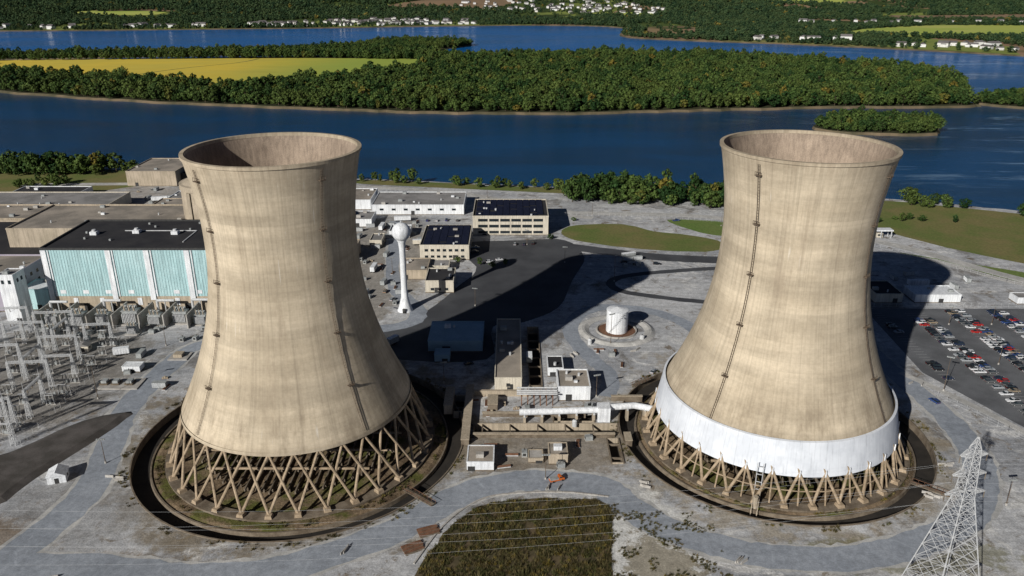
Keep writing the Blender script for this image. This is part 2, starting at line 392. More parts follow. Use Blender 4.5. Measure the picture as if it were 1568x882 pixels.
ribbon('asphalt_road',[(140,462),(100,455),(70,447),(58,436),(62,422),(84,412),(110,405),(150,400)],5.5,.035,m_asph)
ribbon('shore_road',[(-420,668),(-250,672),(-133,662),(-45,640),(10,604),(37,585),(70,579),(106,577),(157,566),(247,512),(301,440),(380,350),(500,250)],9,.03,m_roadl)
ribbon('gravel_road',[(-260,640),(-120,640),(-50,622),(20,585),(60,568)],8,.04,m_roadl)
RA=[(-200,130),(-175,160),(-155,200),(-148,232),(-154,262),(-160,290),(-158,330),(-150,352),(-110,362),(-60,372),(-50,392),(-68,430),(-78,500),(-85,560)]; WA=[12,12,11,11,9,9,9,8,8]
RB=[(-155,195),(-125,194),(-95,190),(-68,195),(-39,211),(-20,229),(-2,238),(15,239),(31,236),(40,224),(50,213),(66,204),(84,199),(107,199),(130,206),(152,219),(167,238),(175,260),(177,284),(174,316),(172,345),(178,375),(186,410),(190,440)]; WB=[12,12,12,12,11,11,11,10,10,9]
ribbon('road_shoulder',RA,WA,.010,m_dust,8,.8,2.6); ribbon('road_shoulder',RB,WB,.015,m_dust,8,.8,2.4)
ribbon('gravel_road',RA,WA,.03,m_road,8,.6)
ribbon('gravel_road',RB,WB,.04,m_road,8,.6)
ribbon('gravel_road',[(40,300),(44,318),(38,335),(30,360),(34,385),(50,398),(75,392),(90,375),(98,350)],8,.035,m_road,8,.5)
ribbon('light_road',[(176,322),(186,305),(196,285),(208,258),(225,225)],4,.05,m_roadl)
ribbon('light_road',[(180,470),(255,480),(290,440),(330,400)],6,.045,m_roadl)
sheet('car_park',[(186,322),(190,396),(330,396),(330,240),(214,250),(200,285)],.025,m_asphl)
b=B('parking_markings')
COLS=[194.5,211.5,217.2,233.5,239.2,255.5,261.2,277.5,283.2]
for cx in COLS:
    y=262
    while y<392:
        if not(cx<200 and y<312) and not(cx<215 and y<275): b.add([(cx-2.5,y,.04),(cx+2.5,y,.04),(cx+2.5,y+.12,.04),(cx-2.5,y+.12,.04)],[(0,1,2,3)],m_line)
        y+=2.9
b.done()
bal=[(-270,212),(-225,236),(-190,257),(-174,280),(-157,287),(-158,276),(-170,240),(-177,222),(-200,205),(-270,170)]
bb=rough(bal,3,.6)
if area(bb)<0: bb=bb[::-1]
top=offset(bb,3)
b=B('ballast_mound'); n=len(bb)
b.add([(x,y,.02) for x,y in bb]+[(x,y,1.1) for x,y in top],[(i,(i+1)%n,n+(i+1)%n,n+i) for i in range(n)],m_ballast)
sheet('ballast_mound',top,1.1,m_ballast,(),None,b)
fg=smooth_line([(-34,150),(-29,190),(-24,205),(-18,217),(-9,225.5),(6,228.5),(20,228.5),(32,227),(33,215),(31,200),(30,185),(30,150)],5)
sheet('scrub_patch',[(x+R.uniform(-.5,.5),y+R.uniform(-.5,.5)) for x,y in fg],.03,m_scrub)
b=B('concrete_edging'); arc=smooth_line([(-30,196),(-24,211),(-17,222),(-8,229.5),(6,232),(20,232),(33.5,229.5)],6)
for i in range(len(arc)-1):
    a=Vector((*arc[i],0));c=Vector((*arc[i+1],0)); t=(c-a).normalized()*.1
    b.cyl(a-t+Vector((0,0,.1)),c-t*2+Vector((0,0,.1)),.4,.4,m_conc,4)
b.done()
for (x0,x1,y0,y1,d) in PITS:
    b=B('concrete_flume'); w=.5
    b.box(x0-w,x0,y0-w,y1+w,-d,.5,m_conc_d); b.box(x1,x1+w,y0-w,y1+w,-d,.5,m_conc_d)
    b.box(x0,x1,y0-w,y0,-d,.5,m_conc_tan); b.box(x0,x1,y1,y1+w,-d,.5,m_conc_tan)
    b.box(x0,x1,y0,y1,-d-.15,-d+.1,m_ditch)
    if x1-x0>y1-y0:
        x=x0+3
        while x<x1-2: b.box(x,x+.5,y0,y1,-.5,.3,m_conc_d); x+=11.
    else:
        y=y0+3
        while y<y1-2: b.box(x0,x1,y,y+.5,-.5,.3,m_conc_d); y+=9.2
    b.done()
# ------------------------------------------------------------------ cooling towers
PROF=[(20,42.0),(24,40.1),(30,37.3),(36,34.8),(42,32.6),(48,30.7),(54,29.1),(60,27.8),(66,26.85),(72,26.2),(78,25.85),(84,25.8),(90,26.0),(96,26.5),(102,27.3),(108,28.3),(112.8,29.3)]
def prof_r(z):
    for i in range(len(PROF)-1):
        if PROF[i][0]<=z<=PROF[i+1][0]:
            t=(z-PROF[i][0])/(PROF[i+1][0]-PROF[i][0]); return PROF[i][1]*(1-t)+PROF[i+1][1]*t
    return PROF[-1][1] if z>100 else PROF[0][1]
def tower(T,ms,ladders,skirt):
    e=bpy.data.objects.new('cooling_tower',None); e.location=(T[0],T[1],0); bpy.context.scene.collection.objects.link(e)
    def part(b,sm=False):
        o=b.done(sm); o.parent=e; return o
    sm=smooth_line([(z,r) for z,r in PROF],5)
    b=B('shell'); b.rev([(r,z) for z,r in sm],ms,144); part(b,True)
    b=B('shell_inner'); b.rev([(r-.9,z) for z,r in sm][::-1],m_shell_in,144); part(b,True)
    b=B('rim'); b.rev([(29.2,112.2),(29.6,112.3),(29.65,113.3),(28.3,113.35),(28.2,112.2)],ms,144); part(b)
    b=B('shell_lower_lip'); b.rev([(41.1,20),(41.0,19),(42.5,19),(42.3,20.2)],ms,144); part(b)
    b=B('ladders')
    for a in ladders:
        ca,sa=math.cos(a),math.sin(a); z=21
        while z<111:
            r=prof_r(z)+.45; r2=prof_r(min(z+3,112))+.45
            for w in(-.35,.35):
                b.cyl((r*ca-sa*w,r*sa+ca*w,z),(r2*ca-sa*w,r2*sa+ca*w,min(z+3,112)),.09,.09,m_ladder,4,False)
            for q in range(3): b.cyl((r*ca+sa*.35,r*sa-ca*.35,z+q),(r*ca-sa*.35,r*sa+ca*.35,z+q),.05,.05,m_ladder,3,False)
            z+=3
        for z in(36,54,72,90,107):
            r=prof_r(z)
            vs=[]
            for dz in(0,.25):
                for rr,w in((r-.1,-1.1),(r+1.3,-1.1),(r+1.3,1.1),(r-.1,1.1)): vs.append((rr*ca-sa*w,rr*sa+ca*w,z+dz))
            b.add(vs,[(0,3,2,1),(4,5,6,7),(0,1,5,4),(1,2,6,5),(2,3,7,6),(3,0,4,7)],m_ladder)
            for rr,w in((r+1.2,-1.),(r+1.2,1.),(r+1.2,0)): b.cyl((rr*ca-sa*w,rr*sa+ca*w,z),(rr*ca-sa*w,rr*sa+ca*w,z+1.4),.08,.08,m_ladder,4)
            b.cyl(((r+1.2)*ca+sa*1.,(r+1.2)*sa-ca*1.,z+1.4),((r+1.2)*ca-sa*1.,(r+1.2)*sa+ca*1.,z+1.4),.08,.08,m_ladder,4)
    part(b)
    N=32; b=B('legs')
    for i in range(N):
        a0=2*math.pi*i/N;a1=2*math.pi*(i+1)/N
        P=lambda a,r,z:(r*math.cos(a),r*math.sin(a),z)
        b.cyl(P(a0,41.8,19.4),P(a1,48.6,.2),.43,.55,m_leg,8)
        b.cyl(P(a1,41.6,19.4),P(a0,48.3,.2),.43,.55,m_leg,8)
    part(b)
    b=B('pedestals')
    for i in range(N):
        a=2*math.pi*i/N; ca,sa=math.cos(a),math.sin(a); vs=[]
        for z,k in((-1.6,1.5),(.6,1.0)):
            for dr,w in((-k,-k),(k+.3,-k),(k+.3,k),(-k,k)): vs.append(((48.6+dr)*ca-sa*w,(48.6+dr)*sa+ca*w,z))
        b.add(vs,[(4,5,6,7),(0,1,5,4),(1,2,6,5),(2,3,7,6),(3,0,4,7)],m_leg)
    b.rev([(46.3,-1.2),(46.3,-.5),(50.6,-.5),(50.6,-1.2)],m_conc_d,96)
    part(b)
    Ro=T[2]
    b=B('basin'); b.rev([(Ro+.5,.0),(Ro+.5,.35),(Ro,.35),(Ro,-2.75)],m_conc_d,96)
    b.rev([(Ro,-2.75),(Ro-6,-2.75)],m_ditch,96); b.rev([(Ro-6,-2.75),(Ro-6.2,-1.4),(Ro-6.8,-1.4),(Ro-6.8,-2)],m_conc_d,96)
    part(b)
    b=B('basin_floor'); b.rev([(Ro-6.8,-2.0),(Ro-8.5,-1.4),(30,-1.3),(.01,-1.0)],m_basin,96); part(b)
    b=B('fill_support_beams'); x=-36
    while x<=36:
        y=math.sqrt(38**2-x*x); b.box(x-.25,x+.25,-y,y,.6,1.5,m_conc_d)
        for yy in range(int(-y)+3,int(y),12): b.box(x-.3,x+.3,yy-.3,yy+.3,-1.2,.6,m_conc_d)
        x+=3.
    for y in(-24,-12,0,12,24):
        x=math.sqrt(38**2-y*y); b.box(-x,x,y-.3,y+.3,1.52,2.2,m_leg)
    part(b)
    if skirt:
        b=B('white_skirt'); b.rev([(42.05,21.6),(42.9,21.4),(43.2,19.5),(45.2,9.2),(45.0,9.2),(42.9,19.4),(42.3,21)],m_whiteb,144); part(b,False)
        b=B('skirt_hangers')
        for i in range(N):
            a=2*math.pi*(i+.5)/N; ca,sa=math.cos(a),math.sin(a)
            b.cyl((45.3*ca,45.3*sa,9.1),(45.3*ca,45.3*sa,11.8),.35,.2,m_white,5)
            b.cyl((48.0*ca,48.0*sa,-1),(45.4*ca,45.4*sa,9.3),.3,.3,m_leg,6)
            a2=2*math.pi*(i+1.5)/N
            b.cyl((46.8*ca,46.8*sa,4.5),(46.8*math.cos(a2),46.8*math.sin(a2),4.5),.2,.2,m_leg,5)
        part(b)
        b=B('access_stair')
        a=rad(-112); ca,sa=math.cos(a),math.sin(a)
        for w in(-1,1):
            b.cyl((46.5*ca-sa*w,46.5*sa+ca*w,-1),(46.5*ca-sa*w,46.5*sa+ca*w,13.5),.15,.15,m_steel,4); b.cyl((57*ca-sa*w,57*sa+ca*w,-2.5),(46.8*ca-sa*w,46.8*sa+ca*w,3.5),.18,.18,m_conc_tan,4)
        for z in range(0,14,3): b.cyl((46.5*ca+sa,46.5*sa-ca,z),(46.5*ca-sa,46.5*sa+ca,z),.14,.14,m_steel,4)
        b.cyl((51*ca,51*sa,-2),(51*ca,51*sa,3.),.9,.9,m_conc_tan,8)
        part(b)
    return e
tower(TL,m_shell[0],[rad(-44),rad(-130),rad(50),rad(140)],False)
tower(TR,m_shell[1],[rad(-139.5),rad(-46),rad(41.5),rad(131.5)],True)
for (x,y,a,l) in((-32,229,rad(140),14),(-128,312,rad(-42),11),(147,233,rad(140),14),(57,312,rad(-140),11)):
    b=B('basin_gangway',(x,y,0),a); b.box(-l/2,l/2,-1.1,1.1,.36,.6,m_conc_d)
    for s in(-1,1): b.box(-l/2,l/2,s*1.1-.06,s*1.1+.06,1.5,1.6,m_rust); [b.box(-l/2+q*2,-l/2+q*2+.1,s*1.1-.05,s*1.1+.05,.6,1.5,m_rust) for q in range(int(l/2)+1)]
    b.done()
# ------------------------------------------------------------------ buildings
def bld(name,x0,x1,y0,y1,h,wall,roof,wins=None,hvac=3,par=.7,trim=None,rz=0,doors=1,solar=False,z0=0):
    cx,cy=(x0+x1)/2,(y0+y1)/2; b=B(name,(cx,cy,z0),rz); W=(x1-x0)/2;D=(y1-y0)/2
    rr=random.Random(int(abs(cx*13+cy*7)))
    b.box(-W,W,-D,D,0,h-par,wall)
    b.box(-W+.35,W-.35,-D+.35,D-.35,h-par,h-par+.12,roof)
    t=trim or wall; o=.12
    b.box(-W-o,W+o,-D-o,-D+.35,h-par,h,t); b.box(-W-o,W+o,D-.35,D+o,h-par,h,t)
    b.box(-W-o,-W+.35,-D+.35,D-.35,h-par,h,t); b.box(W-.35,W+o,-D+.35,D-.35,h-par,h,t)
    b.box(-W-.08,W+.08,-D-.08,D+.08,0,.5,m_conc_d)
    if wins:
        for (za,zb,wd,gap) in wins:
            n=int((2*W-1)/(wd+gap))
            for i in range(n):
                xa=-n*(wd+gap)/2+i*(wd+gap)+gap/2
                b.box(xa,xa+wd,-D-.05,-D+.02,za,zb,m_glass); b.box(xa-.1,xa+wd+.1,-D-.14,-D-.0,za-.2,za-.02,t)
            n=int((2*D-1)/(wd+gap))
            for i in range(n):
                ya=-n*(wd+gap)/2+i*(wd+gap)+gap/2
                for sg in(-1,1): b.box(min(sg*W-.02*sg,sg*(W+.05)),max(sg*W-.02*sg,sg*(W+.05)),ya,ya+wd,za,zb,m_glass)
    for i in range(doors):
        x=rr.uniform(-W*.7,W*.7); hh=min(3.2,h*.5); b.box(x-1.3,x+1.3,-D-.1,-D+.03,0,hh,m_dark)
    for i in range(hvac):
        s=rr.uniform(.7,1.6); x=rr.uniform(-W+2.2,W-2.2) if W>3 else 0; y=rr.uniform(-D+2.2,D-2.2) if D>3 else 0
        if rr.random()<.6: b.box(x-s,x+s,y-s*.7,y+s*.7,h-par+.1,h-par+.1+s*1.1,rr.choice([m_eq,m_white,m_conc]))
        else: b.cyl((x,y,h-par),(x,y,h-par+1.5),s*.5,s*.5,m_steel,10)
    if solar:
        y=-D+2.5
        while y<D-2.5:
            x=-W+2
            while x<W-5:
                if rr.random()<.9: b.add([(x,y,h-par+.3),(x+4.4,y,h-par+.3),(x+4.4,y+1.9,h-par+.9),(x,y+1.9,h-par+.9)],[(0,1,2,3)],m_solar)
                x+=4.7
            y+=2.9
    return b.done()
x0,x1,y0,y1,h=-245,-140,392,443,36
b=B('turbine_hall',((x0+x1)/2,(y0+y1)/2,0)); W=(x1-x0)/2;D=(y1-y0)/2
b.box(-W,W,-D,D,0,9,m_conc_tan); b.box(-W-.1,W+.1,-D-.1,D+.1,9,h-1.2,m_teal)
b.box(-W-.3,W+.3,-D-.3,-D+.5,h-1.2,h,m_dark); b.box(-W-.3,W+.3,D-.5,D+.3,h-1.2,h,m_dark)
b.box(-W-.3,-W+.5,-D+.5,D-.5,h-1.2,h,m_dark); b.box(W-.5,W+.3,-D+.5,D-.5,h-1.2,h,m_dark)
b.box(-W+.5,W-.5,-D+.5,D-.5,h-1.2,h-.8,m_roofd)
for x in(-W+.6,-W+34,-W+54,-W+75,W-3):
    b.box(x-.6,x+2.2,-D-.6,-D-.21,7,h-1.3,m_white); b.box(x+2.9,x+3.5,-D-.5,-D-.21,9,h-1.3,m_white)
for i in range(70):
    x=-W+.8+i*1.5; b.box(x,x+.16,-D-.2,-D-.1,9,h-1.3,m_teald)
for x in(-W+12,-W+26,-W+46,-W+66,-W+90): b.box(x,x+2.4,-D-.2,-D-.02,4,8,m_white); b.box(x+5,x+8,-D-.18,-D-.02,.5,5,m_dark)
for x in range(8): b.box(-W+6+x*12,-W+9+x*12,-D-.26,-D-.21,10.5,12.5,m_white)
for x,y in((-W+16,0),(-W+38,3),(-W+60,1),(-W+85,0)):
    b.box(x-1.8,x+1.8,y-1.8,y+1.8,h-.8,h+1.0,m_white); b.cyl((x,y,h+1.),(x,y,h+2.),1.2,1.0,m_steel,12)
for q in range(10):
    x=R.uniform(-W+4,W-4);y=R.uniform(-D+4,D-4);b.box(x-.5,x+.5,y-.5,y+.5,h-.8,h+.2,m_eq)
b.box(-W+30,-W+70,6,6.5,h-.8,h-.4,m_steel); b.box(-W+69.6,-W+70.1,-14,6,h-.8,h-.4,m_steel)
b.done()
bld('auxiliary_building',-300,-200,452,505,28,m_conc_tan,m_rooft,None,10,1)
bld('service_building',-420,-305,517,552,15,m_conc_tan,m_rooft,None,8,1)
bld('warehouse',-420,-300,570,610,9,m_cream,m_roofg,None,8)
bld('service_building',-262,-225,540,580,12,m_conc_tan,m_rooft,None,4)
bld('fuel_handling_building',-327,-285,663,715,13,m_conc_tan,m_rooft,None,3,.8)
bld('storage_shed',-284,-272,672,690,9,m_dark,m_roofd,None,0)
bld('storage_building',-400,-345,620,640,6,m_white,m_roofd,None,2)
bld('storage_building',-268,-240,600,625,6,m_white,m_roofg,None,2)
bld('plant_building',-335,-264,392,428,20,m_purple,m_rooft,[(3,5,2,4),(9,11,2,4),(14,16,2,4)],6,1)
bld('plant_building',-380,-268,432,505,17,m_conc_tan,m_roofd,None,10,1)
bld('elevator_tower',-260,-252,376,386,27,m_white,m_roofg,[(22,24,1.5,2)],1,.6)
bld('plant_annex',-262,-247,394,410,12,m_teal,m_white,None,2,.6)
b=B('reactor_building',(-184,484,0)); b.rev([(20.5,0),(20.5,46),(21.2,46),(21.2,49),(19.5,49.3),(12,53.5),(4,55.4),(.01,55.8)],m_conc_tan,64)
for i in range(6):
    a=2*math.pi*i/6; b.box(21*math.cos(a)-1,21*math.cos(a)+1,21*math.sin(a)-1,21*math.sin(a)+1,0,45.5,m_conc_tan)
b.done()
bld('office_building',-27,25,526,570,14,m_cream,m_roofd,[(1.4,3.2,6.6,1.0),(5.6,7.6,6.6,1.0),(9.9,11.8,6.6,1.0)],8,.9,m_cream,solar=True)
bld('office_building',-58,-27,475,518,10,m_cream,m_roofd,[(1.5,3.0,2.2,1.6),(5.6,7.2,2.2,1.6)],7,.8,solar=True)
bld('warehouse',-105,-36,576,614,8,m_white,m_roofg,[(3.5,5,3,6)],9,.6)
bld('warehouse',-130,-108,590,625,8,m_white,m_rooft,None,3,.6)
bld('storage_building',-118,-100,545,566,6,m_white,m_roofg,None,3,.5)
bld('maintenance_building',-49,-33,419,440,7.5,m_cream,m_roofd,[(1.5,3,2,2)],4)
bld('maintenance_building',-66,-50,440,462,6,m_conc_tan,m_rooft,None,4)
bld('gatehouse',-50,-38,452,464,4.5,m_cream,m_roofg,[(1.2,2.6,1.5,.8)],1)
bld('gatehouse',-94,-86,500,515,5,m_cream,m_roofg,[(1.2,2.6,1.5,.8)],1)
bld('storage_shed',-84,-70,520,535,5,m_white,m_roofg,None,2)
bld('storage_shed',-112,-98,470,490,9,m_conc_tan,m_rooft,None,3)
bld('workshop',-40,-14,343,366,6,m_blue,m_blue,None,2,.3,doors=2)
bld('tool_shed',-36,-29,332,339,4,m_blue,m_blue,None,0,.2)
bld('pump_house',-7.5,4.2,305,368,6.5,m_cream,m_rooft,[(2,3.6,1.6,4)],7,.6)
bld('pump_building',19.5,33,296,312,7,m_white,m_rooft,None,4,.6)
bld('pump_building',16,23,318,330,4.5,m_white,m_roofd,None,1,.4)
bld('control_shed',-16.4,-6.6,245,256,4,m_white,m_rooft,None,1,.3)
bld('valve_house',13.5,20.5,249,257,4.6,m_conc_tan,m_rooft,None,2,.4)
bld('valve_house',6,11.5,250,256,2.2,m_conc_tan,m_conc,None,0,.3)
bld('warehouse',221,246,404,418,5,m_white,m_white,None,2,.4)
bld('storage_building',199,214,404,424,5.5,m_cream,m_roofd,None,2,.4)
bld('storage_building',276,290,402,410,4,m_white,m_roofg,None,1,.4)
bld('substation_control_house',-176.5,-168.5,322,327,3,m_white,m_white,None,0,.2)
def shed(name,x,y,w,d,h,rz,wall,roof):
    b=B(name,(x,y,0),rz); b.box(-w/2,w/2,-d/2,d/2,0,h,wall); e=.35
    b.prism([(-w/2-e,h-.05),(0,h+d*.3),(w/2+e,h-.05)],d/2+e,d/2+e,roof)
    b.box(-.7,.7,-d/2-.05,-d/2+.02,0,2.1,m_dark); b.box(w/2-.02,w/2+.05,-.6,.6,1.2,2.1,m_glass); return b.done()
shed('shed',-162,240,6,5.5,3,.3,m_white,m_white)
shed('shed',-205,345,5,4,3,.1,m_cream,m_roofg)
b=B('gate_canopy',(252,522,0)); b.box(-8,8,-3,3,5,5.8,m_white)
for x in(-7,0,7):
    for y in(-2.5,2.5): b.box(x-.25,x+.25,y-.25,y+.25,0,5,m_steel)
b.box(-2,2,-1.2,1.2,0,3.2,m_cream); b.box(-1.6,1.6,-1.25,-1.15,1.2,2.4,m_glass); b.done()
b=B('water_tower',(-57.3,394,0)); b.rev([(4.2,0),(3.2,2.5),(1.9,8),(1.6,14),(1.6,35),(2.0,38.5),(3.0,40.3)],m_white,24)
sp=[(4.9*math.cos(t),44+4.9*math.sin(t)) for t in [-.85+ (math.pi/2+.85)*i/14 for i in range(15)]]; sp[-1]=(.01,48.9)
b.rev([(3.0,40.3)]+sp,m_white,32); b.cyl((0,0,48.6),(0,0,50),.25,.25,m_steel,6); b.box(-.9,.9,-4.4,-3.6,0,2.4,m_dark); b.done(True)
b=B('storage_tank',(53,368,0)); b.rev([(5.4,0),(5.4,11.4),(5.55,11.5),(5.4,11.6),(0.01,13)],m_white,40)
for z in(3.7,7.5): b.rev([(5.4,z),(5.47,z+.05),(5.4,z+.1)],m_white,40)
for i in range(14):
    a=-2.4+i*.09; b.box(5.9*math.cos(a)-.5,5.9*math.cos(a)+.5,5.9*math.sin(a)-.35,5.9*math.sin(a)+.35,.4+i*.8,.5+i*.8,m_steel)
b.done()
b=B('tank_dike',(53,368,0)); b.rev([(19.5,.02),(17.5,1.0),(16.2,1.0),(14,.1)],m_roadl,64); b.rev([(10.5,.05),(10.2,.7),(9.7,.7),(9.5,.06)],m_conc,48); b.rev([(9.5,.06),(5.4,.06)],m_rust,48); b.done()
for (x,y,rr_) in((64,356,1.2),(38,352,1.0),(25,276,1.0)):
    b=B('small_tank',(x,y,0)); b.rev([(rr_,0),(rr_,2.4),(rr_*.6,2.9),(.01,3)],m_steel,16); b.cyl((0,0,2.8),(0,0,3.4),.2,.2,m_dark,6); b.done()
b=B('pipe_bridge'); P=[(3,279,4.6),(20,280,4.6),(37,281,4.6),(40,283,4.6),(50,285,4.2),(57,283,3.8)]
for i in range(len(P)-1): b.cyl(P[i],P[i+1],1.35,1.35,m_white,14)
for x,y in((5,279.1),(12,279.5),(19,280),(26,280.4),(33,280.8),(39,282),(47,284.4),(54,284)):
    b.box(x-.5,x+.5,y-1.3,y+1.3,-2,3.4,m_conc_tan); b.box(x-.3,x+.3,y-1.6,y+1.6,3.0,3.6,m_steel)
b.box(34.5,39.5,279,284,-1,6.2,m_white); b.done()
b=B('pipe_rack')
for i in range(6):
    x=4+i*2.6; b.box(x-.2,x+.2,292,292.4,0,4.2,m_rust); b.box(x-.2,x+.2,299.6,300,0,4.2,m_rust); b.box(x-.2,x+.2,292,300,4.2,4.6,m_rust)
for y in(293,294.6,296.2,298.5): b.cyl((2,y,5),(19,y,5),.35,.35,R.choice([m_rust,m_steel,m_conc]),8)
b.done()
for (x0,x1,y0,y1,h) in((-19.5,-16.5,262,306,2.4),(-28,-24.6,286,302,3.5),(-16,8,300,301,2.5),(-15,40,267.3,268.3,1.6),(-12,30,283,284,1.8),(43.5,46,262,268,2),(42,55,296,297,2.2),(-10,-6,288,296,3)):
    b=B('retaining_wall'); b.box(x0,x1,y0,y1,-.5,h,m_conc_tan if R.random()<.5 else m_conc_d); b.box(x0-.15,x1+.15,y0-.15,y1+.15,h,h+.25,m_conc_tan); b.done()
b=B('equipment_pad',(-172,311,0)); b.box(-11,9,-5,5,0,.5,m_conc)
for x in(-7,-2,4): b.box(x-1.8,x+1.8,-2,2,.5,1.1,m_conc_d); b.box(x-1.2,x+1.2,-1.4,1.4,1.1,2.2,m_eq)
b.done()
b=B('equipment_pad',(-157,338,0)); b.box(-4,5,-4,4,0,.5,m_conc); b.box(-2,2,-2,2,.5,2,m_conc_tan); b.done()
for (x,y,a) in((-31,203,.5),(-27,211,.4)):
    b=B('timber_stack',(x,y,0),a)
    for i in range(9): b.box(-3.4,3.4+R.uniform(-.6,.3),-2.2+i*.5,-1.85+i*.5,.1,.5+.12*(i%3),m_rust if i%3 else m_conc_d)
    b.box(-3,-2.7,-2.3,2.3,.0,.1,m_rust); b.box(2.7,3,-2.3,2.3,.0,.1,m_rust); b.done()
# ------------------------------------------------------------------ electrical
def lattice(b,p0,p1,w0,w1,nseg,r,m):
    p0=Vector(p0);p1=Vector(p1); ax=(p1-p0).normalized()
    u=Vector((1,0,0)) if abs(ax.x)<.9 else Vector((0,0,1)); v=ax.cross(u).normalized(); u=v.cross(ax).normalized()
    def c(t,k):
        w=w0+(w1-w0)*t; s=((-1,-1),(1,-1),(1,1),(-1,1))[k%4]; return p0+(p1-p0)*t+u*(s[0]*w)+v*(s[1]*w)
    ts=[0.]
    for i in range(nseg): ts.append(ts[-1]+(w0+(w1-w0)*(i/nseg))*1.)
    T=ts[-1]; ts=[t/T for t in ts]
    for i in range(nseg):
        a,d=ts[i],ts[i+1]
        for k in range(4):
            b.cyl(c(a,k),c(d,k),r*1.3,r*1.3,m,4,False)
            b.cyl(c(a,k),c(d,k+1),r*.7,r*.7,m,4,False); b.cyl(c(a,k+1),c(d,k),r*.7,r*.7,m,4,False)
            b.cyl(c(d,k),c(d,k+1),r*.7,r*.7,m,4,False)
b=B('transmission_tower',(123,181,0),.15)
lattice(b,(0,0,0),(0,0,36),7.8,1.8,9,.12,m_steel); lattice(b,(0,0,36),(0,0,51),1.8,1.0,6,.10,m_steel); lattice(b,(0,0,51),(0,0,54.5),1.0,.1,2,.08,m_steel)
for z,L in((37,6.),(43,5.),(49,4.)):
    for s in(-1,1):
        lattice(b,(s*1.5,0,z+.6),(s*L,0,z),.8,.12,4,.07,m_steel); b.cyl((s*L,0,z),(s*L,0,z-2.2),.12,.12,m_conc_d,6)
b.done()
b=B('power_lines')
for z,L in((35,6.),(41,5.),(47,4.)):
    for s in(-1,1):
        for (ex,ey,ez) in((-260,172+s*5,z-4),(330,215+s*5,z)):
            a=Vector((123+s*L,181+s*1,z)); c=Vector((ex,ey,ez)); n=36; sag=13 if ex<0 else 7; pr=a
            for i in range(1,n+1):
                t=i/n; q=a.lerp(c,t); q.z-=4*sag*t*(1-t); b.cyl(pr,q,.018,.018,m_steel,3,False); pr=q
b.done()
def gantry(x,y,w,h,rz):
    b=B('substation_gantry',(x,y,0),rz)
    for s in(-1,1): lattice(b,(s*w,0,0),(s*w,0,h),.9,.35,9,.08,m_steel); b.cyl((s*w,0,h),(s*w,0,h+3.5),.1,.05,m_steel,4)
    lattice(b,(-w,0,h-.5),(w,0,h-.5),.4,.4,12,.065,m_steel)
    for i in range(3):
        xx=-w*.6+i*w*.6; b.cyl((xx,0,h-1),(xx,0,h-2.6),.18,.18,m_conc_d,6); b.cyl((xx,0,h-2.6),(xx,14,h-4),.05,.05,m_dark,3,False)
    b.done()
for (x,y,w,h,rz) in((-204,272,8,15,.1),(-222,290,9,15,.1),(-208,306,8,14,.1),(-228,318,9,16,.1),(-210,334,8,13,.1),(-232,345,9,15,.1),(-252,330,8,15,.1),(-196,288,6,13,1.6),(-244,300,9,16,.1),(-226,360,9,14,.1),(-250,365,8,14,.1),(-196,262,5,20,.1),(-214,281,7,12,.1),(-236,308,8,13,.1),(-216,322,7,11,1.6),(-202,318,6,11,.1),(-246,352,8,12,.1),(-218,350,7,12,1.6),(-200,350,6,12,.1),(-236,276,8,14,.1)): gantry(x,y,w,h,rz)
def breaker():
    b=B('circuit_breaker'); b.box(-2,2,-.3,.3,0,.3,m_conc)
    for x in(-1.5,0,1.5):
        b.cyl((x,0,.3),(x,0,2.4),.12,.12,m_steel,6); b.cyl((x,0,2.4),(x,0,4.4),.2,.14,m_conc_d,8)
        for k in range(4): b.cyl((x,0,2.6+k*.45),(x,0,2.7+k*.45),.32,.32,m_eq,8)
    b.box(-1.8,1.8,-.15,.15,4.4,4.55,m_steel); b.box(-.5,.5,-.6,-.2,.5,1.9,m_eq); return b.mesh()
bm_=breaker()
for i in range(80): inst('circuit_breaker',bm_,(R.uniform(-262,-190),R.choice([270,276,284,294,302,312,322,330,340,350,358])+R.uniform(-1,1),0),.1)
def transformer():
    b=B('transformer'); b.box(-3.4,3.4,-2.4,2.4,0,.5,m_conc); b.box(-2.4,2.4,-1.4,1.4,.5,4.6,m_eq); b.box(-2.6,2.6,-1.6,1.6,4.6,4.85,m_eq)
    for i in range(9):
        for s in(-1,1): b.box(-2.2+i*.5,-2.0+i*.5,min(s*1.4,s*2.2),max(s*1.4,s*2.2),1.,4.,m_steel)
    b.cyl((-2,0,5.8),(2,0,5.8),.55,.55,m_eq,12)
    for x in(-1.5,0,1.5): b.cyl((x,-.9,4.8),(x,-1.3,7.2),.3,.12,m_conc_tan,8)
    b.cyl((-1,0,4.8),(-1,0,5.4),.15,.15,m_steel,6); return b.mesh()
tm=transformer()
for x,y,s in((-236,376,1.3),(-222,374,1.5),(-210,376,1.3),(-196,377,1.6),(-183,375,1.3),(-171,378,1.4),(-160,376,1.2),(-229,362,1.),(-190,364,1.)): inst('transformer',tm,(x,y,0),0,s)
b=B('blast_walls')
for x in(-243,-229,-216,-203,-189.5,-177,-165): b.box(x-.3,x+.3,370,388,0,7.5,m_conc)
b.done()
for (x,y) in((-241,384),(-214,386),(-186,386),(-168,387)):
    b=B('bus_duct',(x,y,0)); b.cyl((0,0,0),(0,0,9),.7,.7,m_steel,10); b.cyl((0,0,9),(9,0,9),.7,.7,m_steel,10); b.cyl((4,0,0),(4,0,9),.3,.3,m_steel,8); b.done()
